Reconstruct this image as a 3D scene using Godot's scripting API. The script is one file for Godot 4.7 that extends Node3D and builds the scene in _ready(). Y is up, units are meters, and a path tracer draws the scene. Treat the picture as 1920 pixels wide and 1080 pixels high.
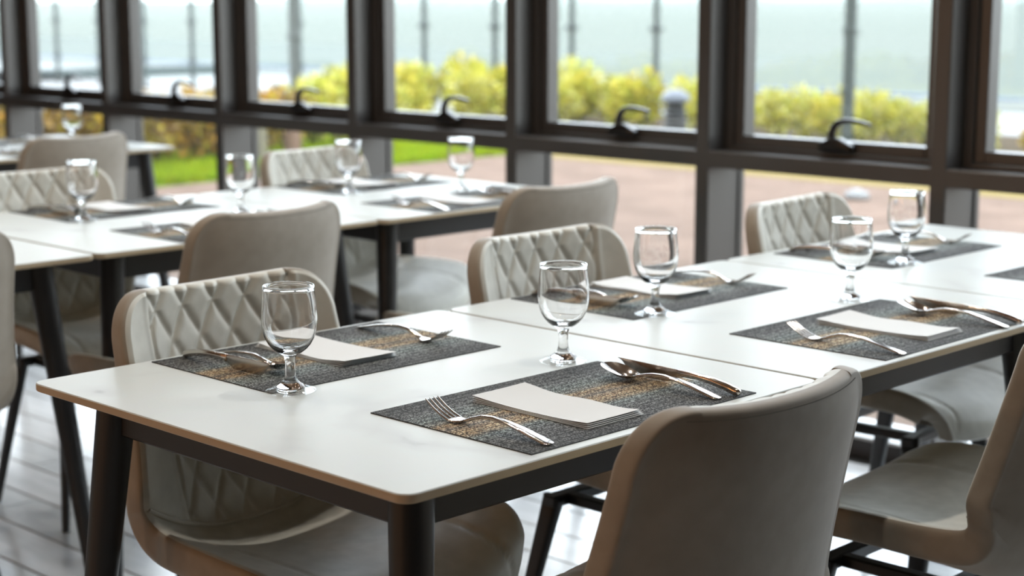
extends Node3D
# A restaurant beside a promenade: three rows of square tables run towards a wall of dark framed windows.
# x runs towards the window wall, z towards the camera along that wall, y up, metres.

const TOP := 0.75            # table tops
const MAT_T := 0.0014        # placemat thickness
const WALL_X := 4.0          # room side of the window wall
const MULLIONS := [-9.05, -8.17, -7.29, -6.43, -5.59, -4.76, -3.94, -3.13, -2.33, -1.53, -0.73, 0.07]
const RAIL_LOW := 0.7915
const RAIL_HIGH := 0.8414
const CEIL := 3.2

var M := {}
var taken := {}
var rng := RandomNumberGenerator.new()


# ---------------------------------------------------------------- geometry
class Geo:
	var v := PackedVector3Array()
	var uv := PackedVector2Array()
	var ix := PackedInt32Array()
	var col := PackedColorArray()

	func vert(p: Vector3, t := Vector2.ZERO) -> int:
		v.append(p)
		uv.append(t)
		return v.size() - 1

	func tri(a: int, b: int, c: int) -> void:   # counter-clockwise from outside
		ix.append_array(PackedInt32Array([a, c, b]))

	func poly(ps: Array, ts := []) -> void:     # flat, convex, counter-clockwise from outside
		var first := v.size()
		for i in ps.size():
			vert(ps[i], ts[i] if ts.size() else Vector2.ZERO)
		for i in range(1, ps.size() - 1):
			tri(first, first + i, first + i + 1)

	func grid(rows: Array, closed := false, flip := false, uvs := []) -> void:
		var first := v.size()
		var n: int = rows[0].size()
		for i in rows.size():
			for j in n:
				vert(rows[i][j], uvs[i][j] if uvs.size() else Vector2(float(j) / n, float(i) / rows.size()))
		for i in rows.size() - 1:
			for j in (n if closed else n - 1):
				var a := first + i * n + j
				var b := first + i * n + (j + 1) % n
				var c := b + n
				var d := a + n
				if flip:
					tri(a, c, b)
					tri(a, d, c)
				else:
					tri(a, b, c)
					tri(a, c, d)

	func box(c: Vector3, s: Vector3, b := 0.0) -> void:   # a box with chamfered edges
		var h := s * 0.5
		b = minf(b, 0.49 * minf(s.x, minf(s.y, s.z)))
		var at := func(sx: int, sy: int, sz: int, face: int) -> Vector3:
			var p := Vector3(sx * h.x, sy * h.y, sz * h.z)
			var q := Vector3(sx, sy, sz) * b
			q[face] = 0.0
			return c + p - q
		for f in 3:
			var g := (f + 1) % 3
			var k := (f + 2) % 3
			for s1 in [-1, 1]:
				var ring := []
				for e in [[-1, -1], [1, -1], [1, 1], [-1, 1]]:
					var w := [0, 0, 0]
					w[f] = s1
					w[g] = e[0]
					w[k] = e[1]
					ring.append(at.call(w[0], w[1], w[2], f))
				if s1 < 0:
					ring.reverse()
				poly(ring)
		if b <= 0.0:
			return
		for f in 3:                                       # edges parallel to axis f
			var g := (f + 1) % 3
			var k := (f + 2) % 3
			for s1 in [-1, 1]:
				for s2 in [-1, 1]:
					var w0 := [0, 0, 0]
					w0[g] = s1
					w0[k] = s2
					var w1 := w0.duplicate()
					w0[f] = -1
					w1[f] = 1
					var ring := [at.call(w0[0], w0[1], w0[2], g), at.call(w1[0], w1[1], w1[2], g), at.call(w1[0], w1[1], w1[2], k), at.call(w0[0], w0[1], w0[2], k)]
					if s1 * s2 > 0:
						ring.reverse()
					poly(ring)
		for sx in [-1, 1]:
			for sy in [-1, 1]:
				for sz in [-1, 1]:
					var ring := [at.call(sx, sy, sz, 0), at.call(sx, sy, sz, 1), at.call(sx, sy, sz, 2)]
					if sx * sy * sz < 0:
						ring.reverse()
					poly(ring)

	func lathe(profile: Array, seg := 32, c := Vector3.ZERO, flip := false) -> void:   # profile of Vector2(radius, height)
		var rows := []
		for p in profile:
			var row := PackedVector3Array()
			for j in seg:
				var a := TAU * j / seg
				row.append(c + Vector3(p.x * cos(a), p.y, -p.x * sin(a)))
			rows.append(row)
		grid(rows, true, flip)

	func loft(secs: Array, seg := 12, power := 2.0) -> void:
		# secs: [centre, half width, half height, across, up]; a swept superellipse with closed ends
		var rows := []
		for s in secs:
			var row := PackedVector3Array()
			for j in seg:
				var a := TAU * j / seg
				var x: float = signf(cos(a)) * pow(absf(cos(a)), 2.0 / power)
				var y: float = signf(sin(a)) * pow(absf(sin(a)), 2.0 / power)
				row.append(s[0] + s[3] * (x * s[1]) + s[4] * (y * s[2]))
			rows.append(row)
		var one := PackedVector3Array()
		one.resize(seg)
		one.fill(secs[0][0])
		rows.push_front(one)
		one = PackedVector3Array()
		one.resize(seg)
		one.fill(secs[-1][0])
		rows.push_back(one)
		var d: Vector3 = secs[-1][0] - secs[0][0]
		var turn: Vector3 = secs[0][3].cross(secs[0][4])
		grid(rows, true, d.dot(turn) < 0)

	func tube(path: Array, r: float, seg := 8) -> void:
		var secs := []
		var up := Vector3.UP
		for i in path.size():
			var t: Vector3 = (path[mini(i + 1, path.size() - 1)] - path[maxi(i - 1, 0)]).normalized()
			var side := t.cross(up)
			if side.length() < 0.05:
				side = t.cross(Vector3.RIGHT)
			side = side.normalized()
			secs.append([path[i], r, r, side, side.cross(t).normalized()])
		loft(secs, seg)

	func bar(a: Vector3, b: Vector3, r0: float, r1: float, seg := 20, ends := true) -> void:   # a tapered round bar
		var t := (b - a).normalized()
		var side := t.cross(Vector3.FORWARD).normalized()
		var up := side.cross(t).normalized()
		if ends:
			loft([[a, r0, r0, side, up], [a.lerp(b, 0.002), r0, r0, side, up], [a.lerp(b, 0.998), r1, r1, side, up], [b, r1, r1, side, up]], seg)

	func mesh() -> ArrayMesh:
		var n := PackedVector3Array()
		n.resize(v.size())
		for i in range(0, ix.size(), 3):
			var a := ix[i]
			var b := ix[i + 2]
			var c := ix[i + 1]
			var f := (v[b] - v[a]).cross(v[c] - v[a])
			n[a] += f
			n[b] += f
			n[c] += f
		for i in n.size():
			n[i] = n[i].normalized() if n[i].length_squared() > 1e-30 else Vector3.UP
		var arr := []
		arr.resize(Mesh.ARRAY_MAX)
		arr[Mesh.ARRAY_VERTEX] = v
		arr[Mesh.ARRAY_NORMAL] = n
		arr[Mesh.ARRAY_TEX_UV] = uv
		arr[Mesh.ARRAY_INDEX] = ix
		if col.size() == v.size() and col.size():
			arr[Mesh.ARRAY_COLOR] = col
		var m := ArrayMesh.new()
		m.add_surface_from_arrays(Mesh.PRIMITIVE_TRIANGLES, arr)
		return m


# ---------------------------------------------------------------- naming
func numbered(called: String) -> String:
	if not taken.has(called):
		taken[called] = 0
		return called
	taken[called] += 1
	return "%s_%03d" % [called, taken[called]]


func tag(o: Node3D, label: String, category: String, group := "", kind := "") -> Node3D:
	o.set_meta("label", label)
	if category:
		o.set_meta("category", category)
	if group:
		o.set_meta("group", group)
	if kind:
		o.set_meta("kind", kind)
	return o


func thing(called: String, label: String, category: String, at := Vector3.ZERO, turn := 0.0, group := "") -> Node3D:
	var o := Node3D.new()
	o.name = numbered(called)
	add_child(o)
	o.position = at
	o.rotation.y = turn
	return tag(o, label, category, group)


func put(called: String, m: Mesh, mat: Material, parent: Node3D, at := Vector3.ZERO) -> MeshInstance3D:
	var o := MeshInstance3D.new()
	o.mesh = m
	o.material_override = mat
	o.position = at
	o.name = called
	if parent == self:
		o.name = numbered(called)
	else:
		var n := 0
		while parent.has_node(NodePath(o.name)):
			n += 1
			o.name = "%s_%03d" % [called, n]
	parent.add_child(o)
	return o


func part(called: String, g: Geo, mat: Material, parent: Node3D, at := Vector3.ZERO) -> MeshInstance3D:
	return put(called, g.mesh(), mat, parent, at)


func dup(src: Node3D, at: Vector3, turn: float, label: String, group := "") -> Node3D:
	var r: Node3D = src.duplicate()
	var base: String = src.get_meta("base")
	r.name = numbered(base)
	add_child(r)
	r.position = at
	r.rotation.y = turn
	r.set_meta("label", label)
	if group:
		r.set_meta("group", group)
	return r


func box_geo(c: Vector3, s: Vector3, b := 0.0) -> Geo:
	var g := Geo.new()
	g.box(c, s, b)
	return g


func span(a: Vector3, b: Vector3, bev := 0.0) -> Geo:
	return box_geo((a + b) * 0.5, (b - a).abs(), bev)


# ---------------------------------------------------------------- materials
func plain(c: Color, rough: float, metal := 0.0, spec := 0.5) -> StandardMaterial3D:
	var m := StandardMaterial3D.new()
	m.albedo_color = c
	m.roughness = rough
	m.metallic = metal
	m.metallic_specular = spec
	return m


func noise_tex(seed_: int, freq: float, cols: Array, offs: Array, size := 512, octaves := 4, kind := FastNoiseLite.TYPE_SIMPLEX_SMOOTH, fractal := FastNoiseLite.FRACTAL_FBM) -> NoiseTexture2D:
	var n := FastNoiseLite.new()
	n.seed = seed_
	n.noise_type = kind
	n.frequency = freq
	n.fractal_type = fractal
	n.fractal_octaves = octaves
	var t := NoiseTexture2D.new()
	t.width = size
	t.height = size
	t.seamless = true
	t.noise = n
	if cols.size():
		var g := Gradient.new()
		g.colors = PackedColorArray(cols)
		g.offsets = PackedFloat32Array(offs)
		t.color_ramp = g
	return t


func world_map(m: StandardMaterial3D, scale: Vector3) -> void:
	m.uv1_triplanar = true
	m.uv1_world_triplanar = true
	m.uv1_scale = scale


func mat_image(relief: bool) -> ImageTexture:
	# woven vinyl: rows of chunky yarns with lengthwise stripes of grey, blue grey and brown
	var w := 960
	var h := 640
	var stops := [[0.0, Color(0.20, 0.20, 0.195)], [0.13, Color(0.23, 0.23, 0.225)], [0.2, Color(0.29, 0.295, 0.29)], [0.30, Color(0.31, 0.33, 0.32)], [0.37, Color(0.34, 0.34, 0.32)], [0.42, Color(0.45, 0.375, 0.29)],
		[0.48, Color(0.33, 0.31, 0.28)], [0.53, Color(0.46, 0.385, 0.30)], [0.59, Color(0.43, 0.37, 0.295)], [0.65, Color(0.315, 0.335, 0.325)], [0.73, Color(0.28, 0.285, 0.28)], [0.80, Color(0.25, 0.25, 0.245)], [0.9, Color(0.235, 0.235, 0.23)], [1.0, Color(0.20, 0.20, 0.195)]]
	var r := RandomNumberGenerator.new()
	r.seed = 11
	var bytes := PackedByteArray()
	bytes.resize(w * h * 4)
	var tones := []
	var rows_n := 124
	var cols_n := 188
	for i in rows_n * cols_n:
		tones.append(r.randf_range(0.5, 1.7))
	for y in h:
		var fy := float(y) / h
		var base := Color.BLACK
		for s in range(1, stops.size()):
			if fy <= stops[s][0]:
				base = (stops[s - 1][1] as Color).lerp(stops[s][1], (fy - stops[s - 1][0]) / (stops[s][0] - stops[s - 1][0]))
				break
		var ry := fy * rows_n
		var iy := int(ry)
		var py := ry - iy
		var band := 0.62 if iy % 6 == 5 else 1.0
		for x in w:
			var rx := float(x) / w * cols_n + (0.5 if iy % 2 else 0.0)
			var ixx := int(rx)
			var px := rx - ixx
			var bump := (1.0 - pow(absf(2.0 * py - 1.0), 2.4)) * (1.0 - pow(absf(2.0 * px - 1.0), 3.0))
			var t: float = tones[(iy * cols_n + ixx) % tones.size()]
			var c := base * ((0.30 + 1.6 * bump) * t * band)
			if relief:
				c = Color(bump, bump, bump)
			var o := (y * w + x) * 4
			bytes[o] = int(clampf(c.r, 0, 1) * 255)
			bytes[o + 1] = int(clampf(c.g, 0, 1) * 255)
			bytes[o + 2] = int(clampf(c.b, 0, 1) * 255)
			bytes[o + 3] = 255
	return ImageTexture.create_from_image(Image.create_from_data(w, h, false, Image.FORMAT_RGBA8, bytes))


func make_materials() -> void:
	# furniture
	M.marble = plain(Color(1, 1, 1), 0.34, 0.0, 0.15)
	M.marble.albedo_texture = noise_tex(5, 0.0022, [Color(0.77, 0.787, 0.776), Color(0.76, 0.777, 0.766), Color(0.73, 0.742, 0.735), Color(0.64, 0.647, 0.643)], [0.0, 0.74, 0.9, 1.0], 1024, 4, FastNoiseLite.TYPE_SIMPLEX_SMOOTH, FastNoiseLite.FRACTAL_RIDGED)
	world_map(M.marble, Vector3.ONE * 0.62)
	M.table_edge = plain(Color(0.70, 0.63, 0.52), 0.45)
	M.table_metal = plain(Color(0.06, 0.06, 0.065), 0.42)
	M.leather = plain(Color(1, 1, 1), 0.5)
	M.leather.albedo_texture = noise_tex(21, 0.02, [Color(0.69, 0.68, 0.635), Color(0.74, 0.73, 0.685)], [0.2, 0.8], 512, 5)
	M.leather.uv1_triplanar = true
	M.leather.uv1_scale = Vector3.ONE * 2.2
	M.leather.rim_enabled = true
	M.leather.rim = 0.25
	M.leather.rim_tint = 0.5
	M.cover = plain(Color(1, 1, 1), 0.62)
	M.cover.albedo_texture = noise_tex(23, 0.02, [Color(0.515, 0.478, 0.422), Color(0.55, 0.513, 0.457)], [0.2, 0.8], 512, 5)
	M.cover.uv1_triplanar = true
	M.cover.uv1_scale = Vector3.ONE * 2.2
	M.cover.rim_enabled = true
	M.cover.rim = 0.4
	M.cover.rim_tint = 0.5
	M.thread = plain(Color(0.40, 0.385, 0.35), 0.7)
	M.chair_metal = plain(Color(0.045, 0.045, 0.048), 0.4)
	M.mat = plain(Color(1, 1, 1), 0.75, 0.0, 0.3)
	M.mat.albedo_texture = mat_image(false)
	M.mat.heightmap_enabled = true
	M.mat.heightmap_texture = mat_image(true)
	M.mat.heightmap_scale = 0.12
	M.napkin = plain(Color(0.81, 0.815, 0.81), 0.85)
	M.napkin.backlight_enabled = true
	M.napkin.backlight = Color(0.1, 0.1, 0.1)
	M.steel = plain(Color(0.80, 0.775, 0.75), 0.13, 1.0)
	M.blade = plain(Color(0.72, 0.70, 0.68), 0.2, 1.0)
	M.glass_foot = plain(Color(0.95, 1.0, 0.98, 0.03), 0.0, 0.0, 0.3)
	M.glass_foot.transparency = BaseMaterial3D.TRANSPARENCY_ALPHA
	M.glass = plain(Color(1, 1, 1, 0.0), 0.0)
	M.glass.refraction_enabled = true
	M.glass.refraction_scale = 0.05
	# the room
	M.frame = plain(Color(0.35, 0.34, 0.33), 0.4, 0.75)
	M.gasket = plain(Color(0.05, 0.05, 0.05), 0.6)
	M.handle = plain(Color(0.16, 0.155, 0.15), 0.28, 0.6)
	M.pane = plain(Color(0.93, 1.0, 0.98, 0.03), 0.0)
	M.pane.transparency = BaseMaterial3D.TRANSPARENCY_ALPHA
	M.grout = plain(Color(0.16, 0.17, 0.17), 0.6)
	M.planks = []
	for k in 3:
		var m := plain([Color(0.79, 0.805, 0.81), Color(0.82, 0.83, 0.835), Color(0.75, 0.765, 0.77)][k], 0.2, 0.0, 0.8)
		m.albedo_texture = noise_tex(40 + k, 0.012, [Color(0.93, 0.93, 0.93), Color(1, 1, 1)], [0.15, 0.85], 512, 5)
		world_map(m, Vector3(2.6, 1.0, 0.45))
		M.planks.append(m)
	M.plaster = plain(Color(0.38, 0.31, 0.25), 0.9)
	M.wood_wall = plain(Color(0.34, 0.22, 0.14), 0.55)
	M.ceiling = plain(Color(0.50, 0.42, 0.34), 0.8)
	M.kerb = plain(Color(0.12, 0.11, 0.105), 0.45)
	M.sill = plain(Color(0.66, 0.67, 0.67), 0.35)
	M.lamp_ring = plain(Color(0.8, 0.8, 0.8), 0.4)
	M.lamp_glow = plain(Color(1, 0.9, 0.75), 0.5)
	M.lamp_glow.emission_enabled = true
	M.lamp_glow.emission = Color(1.0, 0.82, 0.6)
	M.lamp_glow.emission_energy_multiplier = 14.0
	M.globe_glow = plain(Color(1, 0.9, 0.8), 0.5)
	M.globe_glow.emission_enabled = true
	M.globe_glow.emission = Color(1.0, 0.70, 0.42)
	M.globe_glow.emission_energy_multiplier = 6.0
	# outside
	M.paving = plain(Color(1, 1, 1), 0.9, 0.0, 0.2)
	M.paving.albedo_texture = noise_tex(61, 0.01, [Color(0.39, 0.318, 0.272), Color(0.445, 0.366, 0.316)], [0.2, 0.8], 512, 5)
	world_map(M.paving, Vector3.ONE * 0.35)
	M.tactile = plain(Color(0.46, 0.395, 0.22), 0.9, 0.0, 0.2)
	M.lawn = plain(Color(0.36, 0.43, 0.04), 1.0, 0.0, 0.1)
	M.blade_grass = plain(Color(0.5, 0.56, 0.05), 0.8, 0.0, 0.2)
	M.blade_grass.vertex_color_use_as_albedo = true
	M.soil = plain(Color(0.29, 0.25, 0.2), 1.0, 0.0, 0.1)
	M.concrete = plain(Color(0.52, 0.515, 0.505), 0.95, 0.0, 0.2)
	M.blue_paint = plain(Color(0.15, 0.21, 0.31), 0.7)
	M.sea = plain(Color(1, 1, 1), 1.0, 0.0, 0.0)
	M.sea.albedo_texture = noise_tex(71, 0.02, [Color(0.346, 0.354, 0.330), Color(0.354, 0.360, 0.336)], [0.2, 0.8], 256, 4)
	world_map(M.sea, Vector3(0.02, 0.02, 0.004))
	M.added_shore = plain(Color(0.47, 0.50, 0.475), 1.0, 0.0, 0.0)
	M.leaf = plain(Color(1, 1, 1), 0.7, 0.0, 0.2)
	M.leaf.vertex_color_use_as_albedo = true
	M.leaf.backlight_enabled = true
	M.leaf.backlight = Color(0.6, 0.6, 0.6)
	M.bark = plain(Color(0.2, 0.15, 0.1), 0.9)
	M.post_metal = plain(Color(0.17, 0.19, 0.185), 0.5, 0.3)
	M.pole_dark = plain(Color(0.16, 0.19, 0.17), 0.5)
	M.pole_pale = plain(Color(0.27, 0.28, 0.265), 0.6)
	M.cream = plain(Color(0.44, 0.41, 0.34), 0.8)
	M.pink_stone = plain(Color(0.43, 0.33, 0.27), 0.85)
	M.lamp_body = plain(Color(0.06, 0.066, 0.074), 0.5)
	M.lamp_dome = plain(Color(0.31, 0.325, 0.35), 0.4)
	M.fence_glass = plain(Color(0.88, 1.0, 0.97, 0.04), 0.0)
	M.fence_glass.transparency = BaseMaterial3D.TRANSPARENCY_ALPHA


# ---------------------------------------------------------------- camera, sky, light
func _ready() -> void:
	rng.seed = 7
	var cam := Camera3D.new()
	cam.name = "camera"
	add_child(cam)
	cam.position = Vector3(0, TOP + 0.5376, 0)
	cam.rotation_degrees = Vector3(-9.745, -45.496, 0)
	cam.near = 0.05
	cam.far = 4000.0
	cam.fov = 19.492
	var at := CameraAttributesPhysical.new()
	at.frustum_focal_length = 12.0 / tan(deg_to_rad(19.492 / 2.0))
	at.frustum_focus_distance = 2.2
	at.exposure_aperture = 5.0
	at.frustum_near = 0.05
	at.frustum_far = 4000.0
	cam.attributes = at
	cam.current = true

	var env := Environment.new()
	env.background_mode = Environment.BG_SKY
	env.tonemap_mode = Environment.TONE_MAPPER_LINEAR
	env.tonemap_exposure = 1.0
	env.background_energy_multiplier = 7.6
	env.sdfgi_enabled = true
	env.ssao_enabled = true
	env.ssil_enabled = true
	var sky := ProceduralSkyMaterial.new()      # a bright thin overcast over the sea
	sky.sky_top_color = Color(0.90, 0.95, 1.0)
	sky.sky_horizon_color = Color(0.93, 0.985, 1.0)
	sky.ground_bottom_color = Color(0.42, 0.40, 0.38)
	sky.ground_horizon_color = Color(0.60, 0.63, 0.62)
	env.sky = Sky.new()
	env.sky.sky_material = sky
	var we := WorldEnvironment.new()
	we.name = "environment"
	we.environment = env
	add_child(we)

	make_materials()
	build_room()
	build_windows()
	build_outside()
	build_tables()
	build_chairs()
	build_settings()
	build_lamps()


# ---------------------------------------------------------------- the room
func structure(called: String, g: Geo, m: Material, label: String, category: String) -> MeshInstance3D:
	var o := part(called, g, m, self)
	tag(o, label, category, "", "structure")
	return o


func build_room() -> void:
	var x0 := -3.0
	var z0 := -9.6
	var z1 := 4.6
	var fl := structure("floor", span(Vector3(x0, -0.2, z0), Vector3(4.15, -0.003, z1)), M.grout, "pale glossy plank-tile floor with dark joints under the tables", "floor")
	var long := 0.9
	var piece := box_geo(Vector3(0, -0.0024, 0), Vector3(0.1445, 0.005, long - 0.004), 0.0012).mesh()
	var rest := Geo.new()                       # planks out of the view, joined
	for c in range(-34, 14):
		var x := 2.0 + 0.15 * c + 0.075
		if x > 3.97 or x < x0 + 0.07:
			continue
		var shift := long / 3.0 * float(posmod(c * 2, 3))
		for r in range(-5, 11):
			var z := 0.2 - long * r - shift
			if z - long * 0.5 < z0 or z + long * 0.5 > z1:
				continue
			if c >= -11 and r >= 0 and z > -9.0:
				put("plank", piece, M.planks[rng.randi() % 3], fl, Vector3(x, 0, z))
			else:
				rest.box(Vector3(x, -0.0024, z), Vector3(0.1445, 0.005, long - 0.004), 0.0012)
	var field := part("plank_field", rest, M.planks[0], fl)
	field.set_meta("kind", "stuff")
	structure("ceiling", span(Vector3(x0 - 0.15, CEIL, z0 - 0.15), Vector3(4.45, CEIL + 0.2, z1 + 0.15)), M.ceiling, "plain brown ceiling above the dining room", "ceiling")
	structure("wall_back", span(Vector3(x0 - 0.15, -0.2, z0 - 0.15), Vector3(x0, CEIL, z1 + 0.15)), M.wood_wall, "brown wood wall behind the camera", "wall")
	structure("wall_left", span(Vector3(x0, -0.2, z0 - 0.15), Vector3(4.15, CEIL, z0)), M.plaster, "beige wall at the far left end of the room", "wall")
	structure("wall_right", span(Vector3(x0, -0.2, z1), Vector3(4.15, CEIL, z1 + 0.15)), M.plaster, "beige wall at the right end of the room", "wall")


func build_windows() -> void:
	var z0: float = MULLIONS[0] - 0.55
	var z1: float = 4.6
	var wall := Node3D.new()
	wall.name = "wall_front"
	add_child(wall)
	tag(wall, "dark bronze frame of posts and rails holding the row of windows", "window frame", "", "structure")
	for z in MULLIONS:
		part("mullion", span(Vector3(WALL_X, 0.0, z - 0.025), Vector3(WALL_X + 0.15, CEIL, z + 0.025), 0.003), M.frame, wall)
	part("rail", span(Vector3(WALL_X + 0.0005, RAIL_LOW, z0), Vector3(WALL_X + 0.149, RAIL_HIGH, z1), 0.003), M.frame, wall)
	part("header", span(Vector3(WALL_X + 0.001, 2.9, z0), Vector3(WALL_X + 0.149, CEIL, z1), 0.003), M.frame, wall)
	var kerb := part("kerb", span(Vector3(WALL_X + 0.001, 0.0, z0), Vector3(WALL_X + 0.18, 0.055, z1), 0.002), M.kerb, wall)
	part("sill_top", span(Vector3(WALL_X - 0.002, 0.055, z0), Vector3(WALL_X + 0.19, 0.064, z1), 0.002), M.sill, kerb)
	part("end_panel", span(Vector3(WALL_X, 0.0, z0), Vector3(WALL_X + 0.15, CEIL, MULLIONS[0] - 0.025)), M.plaster, wall)
	part("end_panel", span(Vector3(WALL_X, 0.0, MULLIONS[-1] + 0.025), Vector3(WALL_X + 0.15, CEIL, z1)), M.plaster, wall)
	var total: int = MULLIONS.size() - 1
	for k in total:
		var a: float = MULLIONS[k] + 0.025
		var b: float = MULLIONS[k + 1] - 0.025
		var w := Node3D.new()
		w.name = "window_%d" % (k + 1)
		add_child(w)
		w.position = Vector3(WALL_X, 0, (a + b) * 0.5)
		var words := "dark-framed window left of the frame, towards the far end"
		if k >= 1 and k <= 8:
			words = "dark-framed awning window, %s from the right edge of the view" % ["first", "second", "third", "fourth", "fifth", "sixth", "seventh", "eighth"][8 - k]
		elif k > 8:
			words = "dark-framed window right of the frame, towards the near end"
		tag(w, words, "window", "", "structure")
		var h := (b - a) * 0.5
		# fixed outer frame, then the sash set in it
		var y0 := RAIL_HIGH
		var y1 := 2.9
		part("frame_post", span(Vector3(0.078, y0, -h), Vector3(0.145, y1, -h + 0.032), 0.002), M.frame, w)
		part("frame_post", span(Vector3(0.078, y0, h - 0.032), Vector3(0.145, y1, h), 0.002), M.frame, w)
		part("frame_bottom", span(Vector3(0.078, y0, -h + 0.032), Vector3(0.145, y0 + 0.012, h - 0.032), 0.002), M.frame, w)
		part("frame_head", span(Vector3(0.078, y1 - 0.03, -h + 0.032), Vector3(0.145, y1, h - 0.032), 0.002), M.frame, w)
		var s := h - 0.034
		var yb := y0 + 0.014
		part("sash_stile", span(Vector3(0.086, yb, -s), Vector3(0.140, y1 - 0.032, -s + 0.032), 0.002), M.frame, w)
		part("sash_stile", span(Vector3(0.086, yb, s - 0.032), Vector3(0.140, y1 - 0.032, s), 0.002), M.frame, w)
		var low := part("sash_bottom", span(Vector3(0.084, yb, -s + 0.032), Vector3(0.140, yb + 0.032, s - 0.032), 0.002), M.frame, w)
		part("sash_head", span(Vector3(0.086, y1 - 0.064, -s + 0.032), Vector3(0.140, y1 - 0.032, s - 0.032), 0.002), M.frame, w)
		part("pane", span(Vector3(0.1225, yb + 0.03, -s + 0.030), Vector3(0.1285, y1 - 0.062, s - 0.030)), M.pane, w)
		# cam handle on the bottom of the sash
		if k >= 1 and k <= 10:
			make_handle(w, Vector3(0.084, yb + 0.016, 0.03))
		# fixed pane below the rail
		part("lower_frame", span(Vector3(0.150, 0.064, -h - 0.024), Vector3(0.176, RAIL_LOW, -h + 0.006), 0.002), M.frame, w)
		part("lower_frame", span(Vector3(0.150, 0.064, h - 0.006), Vector3(0.176, RAIL_LOW, h + 0.024), 0.002), M.frame, w)
		part("lower_pane", span(Vector3(0.160, 0.064, -h + 0.006), Vector3(0.166, RAIL_LOW, h - 0.006)), M.pane, w)


func make_handle(w: Node3D, at: Vector3) -> void:
	var h := Node3D.new()
	h.name = "handle"
	w.add_child(h)
	h.position = at
	var g := Geo.new()                 # a long low plate that narrows upwards
	g.loft([[Vector3(-0.016, 0.0, -0.058), 0.001, 0.006, Vector3.RIGHT, Vector3.UP], [Vector3(-0.016, 0.001, -0.05), 0.015, 0.011, Vector3.RIGHT, Vector3.UP], [Vector3(-0.016, 0.008, -0.018), 0.016, 0.021, Vector3.RIGHT, Vector3.UP],
		[Vector3(-0.016, 0.008, 0.014), 0.016, 0.021, Vector3.RIGHT, Vector3.UP], [Vector3(-0.016, 0.0, 0.052), 0.015, 0.011, Vector3.RIGHT, Vector3.UP], [Vector3(-0.016, 0.0, 0.058), 0.001, 0.006, Vector3.RIGHT, Vector3.UP]], 16, 4.0)
	part("handle_base", g, M.handle, h)
	g = Geo.new()
	var path := [[-0.012, 0.022, 0.012, 0.011], [-0.014, 0.040, 0.011, 0.010], [-0.008, 0.058, 0.010, 0.0095], [0.006, 0.071, 0.010, 0.0085], [0.028, 0.0775, 0.010, 0.0075], [0.055, 0.0785, 0.0105, 0.0065], [0.085, 0.0755, 0.010, 0.0055], [0.108, 0.071, 0.008, 0.0045], [0.114, 0.0695, 0.004, 0.003]]
	var secs := []
	for i in path.size():
		var p: Array = path[i]
		var a: Array = path[maxi(i - 1, 0)]
		var b: Array = path[mini(i + 1, path.size() - 1)]
		var t := Vector3(0, b[1] - a[1], b[0] - a[0]).normalized()
		secs.append([Vector3(-0.018, p[1], p[0]), p[2], p[3], Vector3.RIGHT, Vector3.RIGHT.cross(t).normalized()])
	g.loft(secs, 14, 3.0)
	part("handle_lever", g, M.handle, h)


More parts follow.
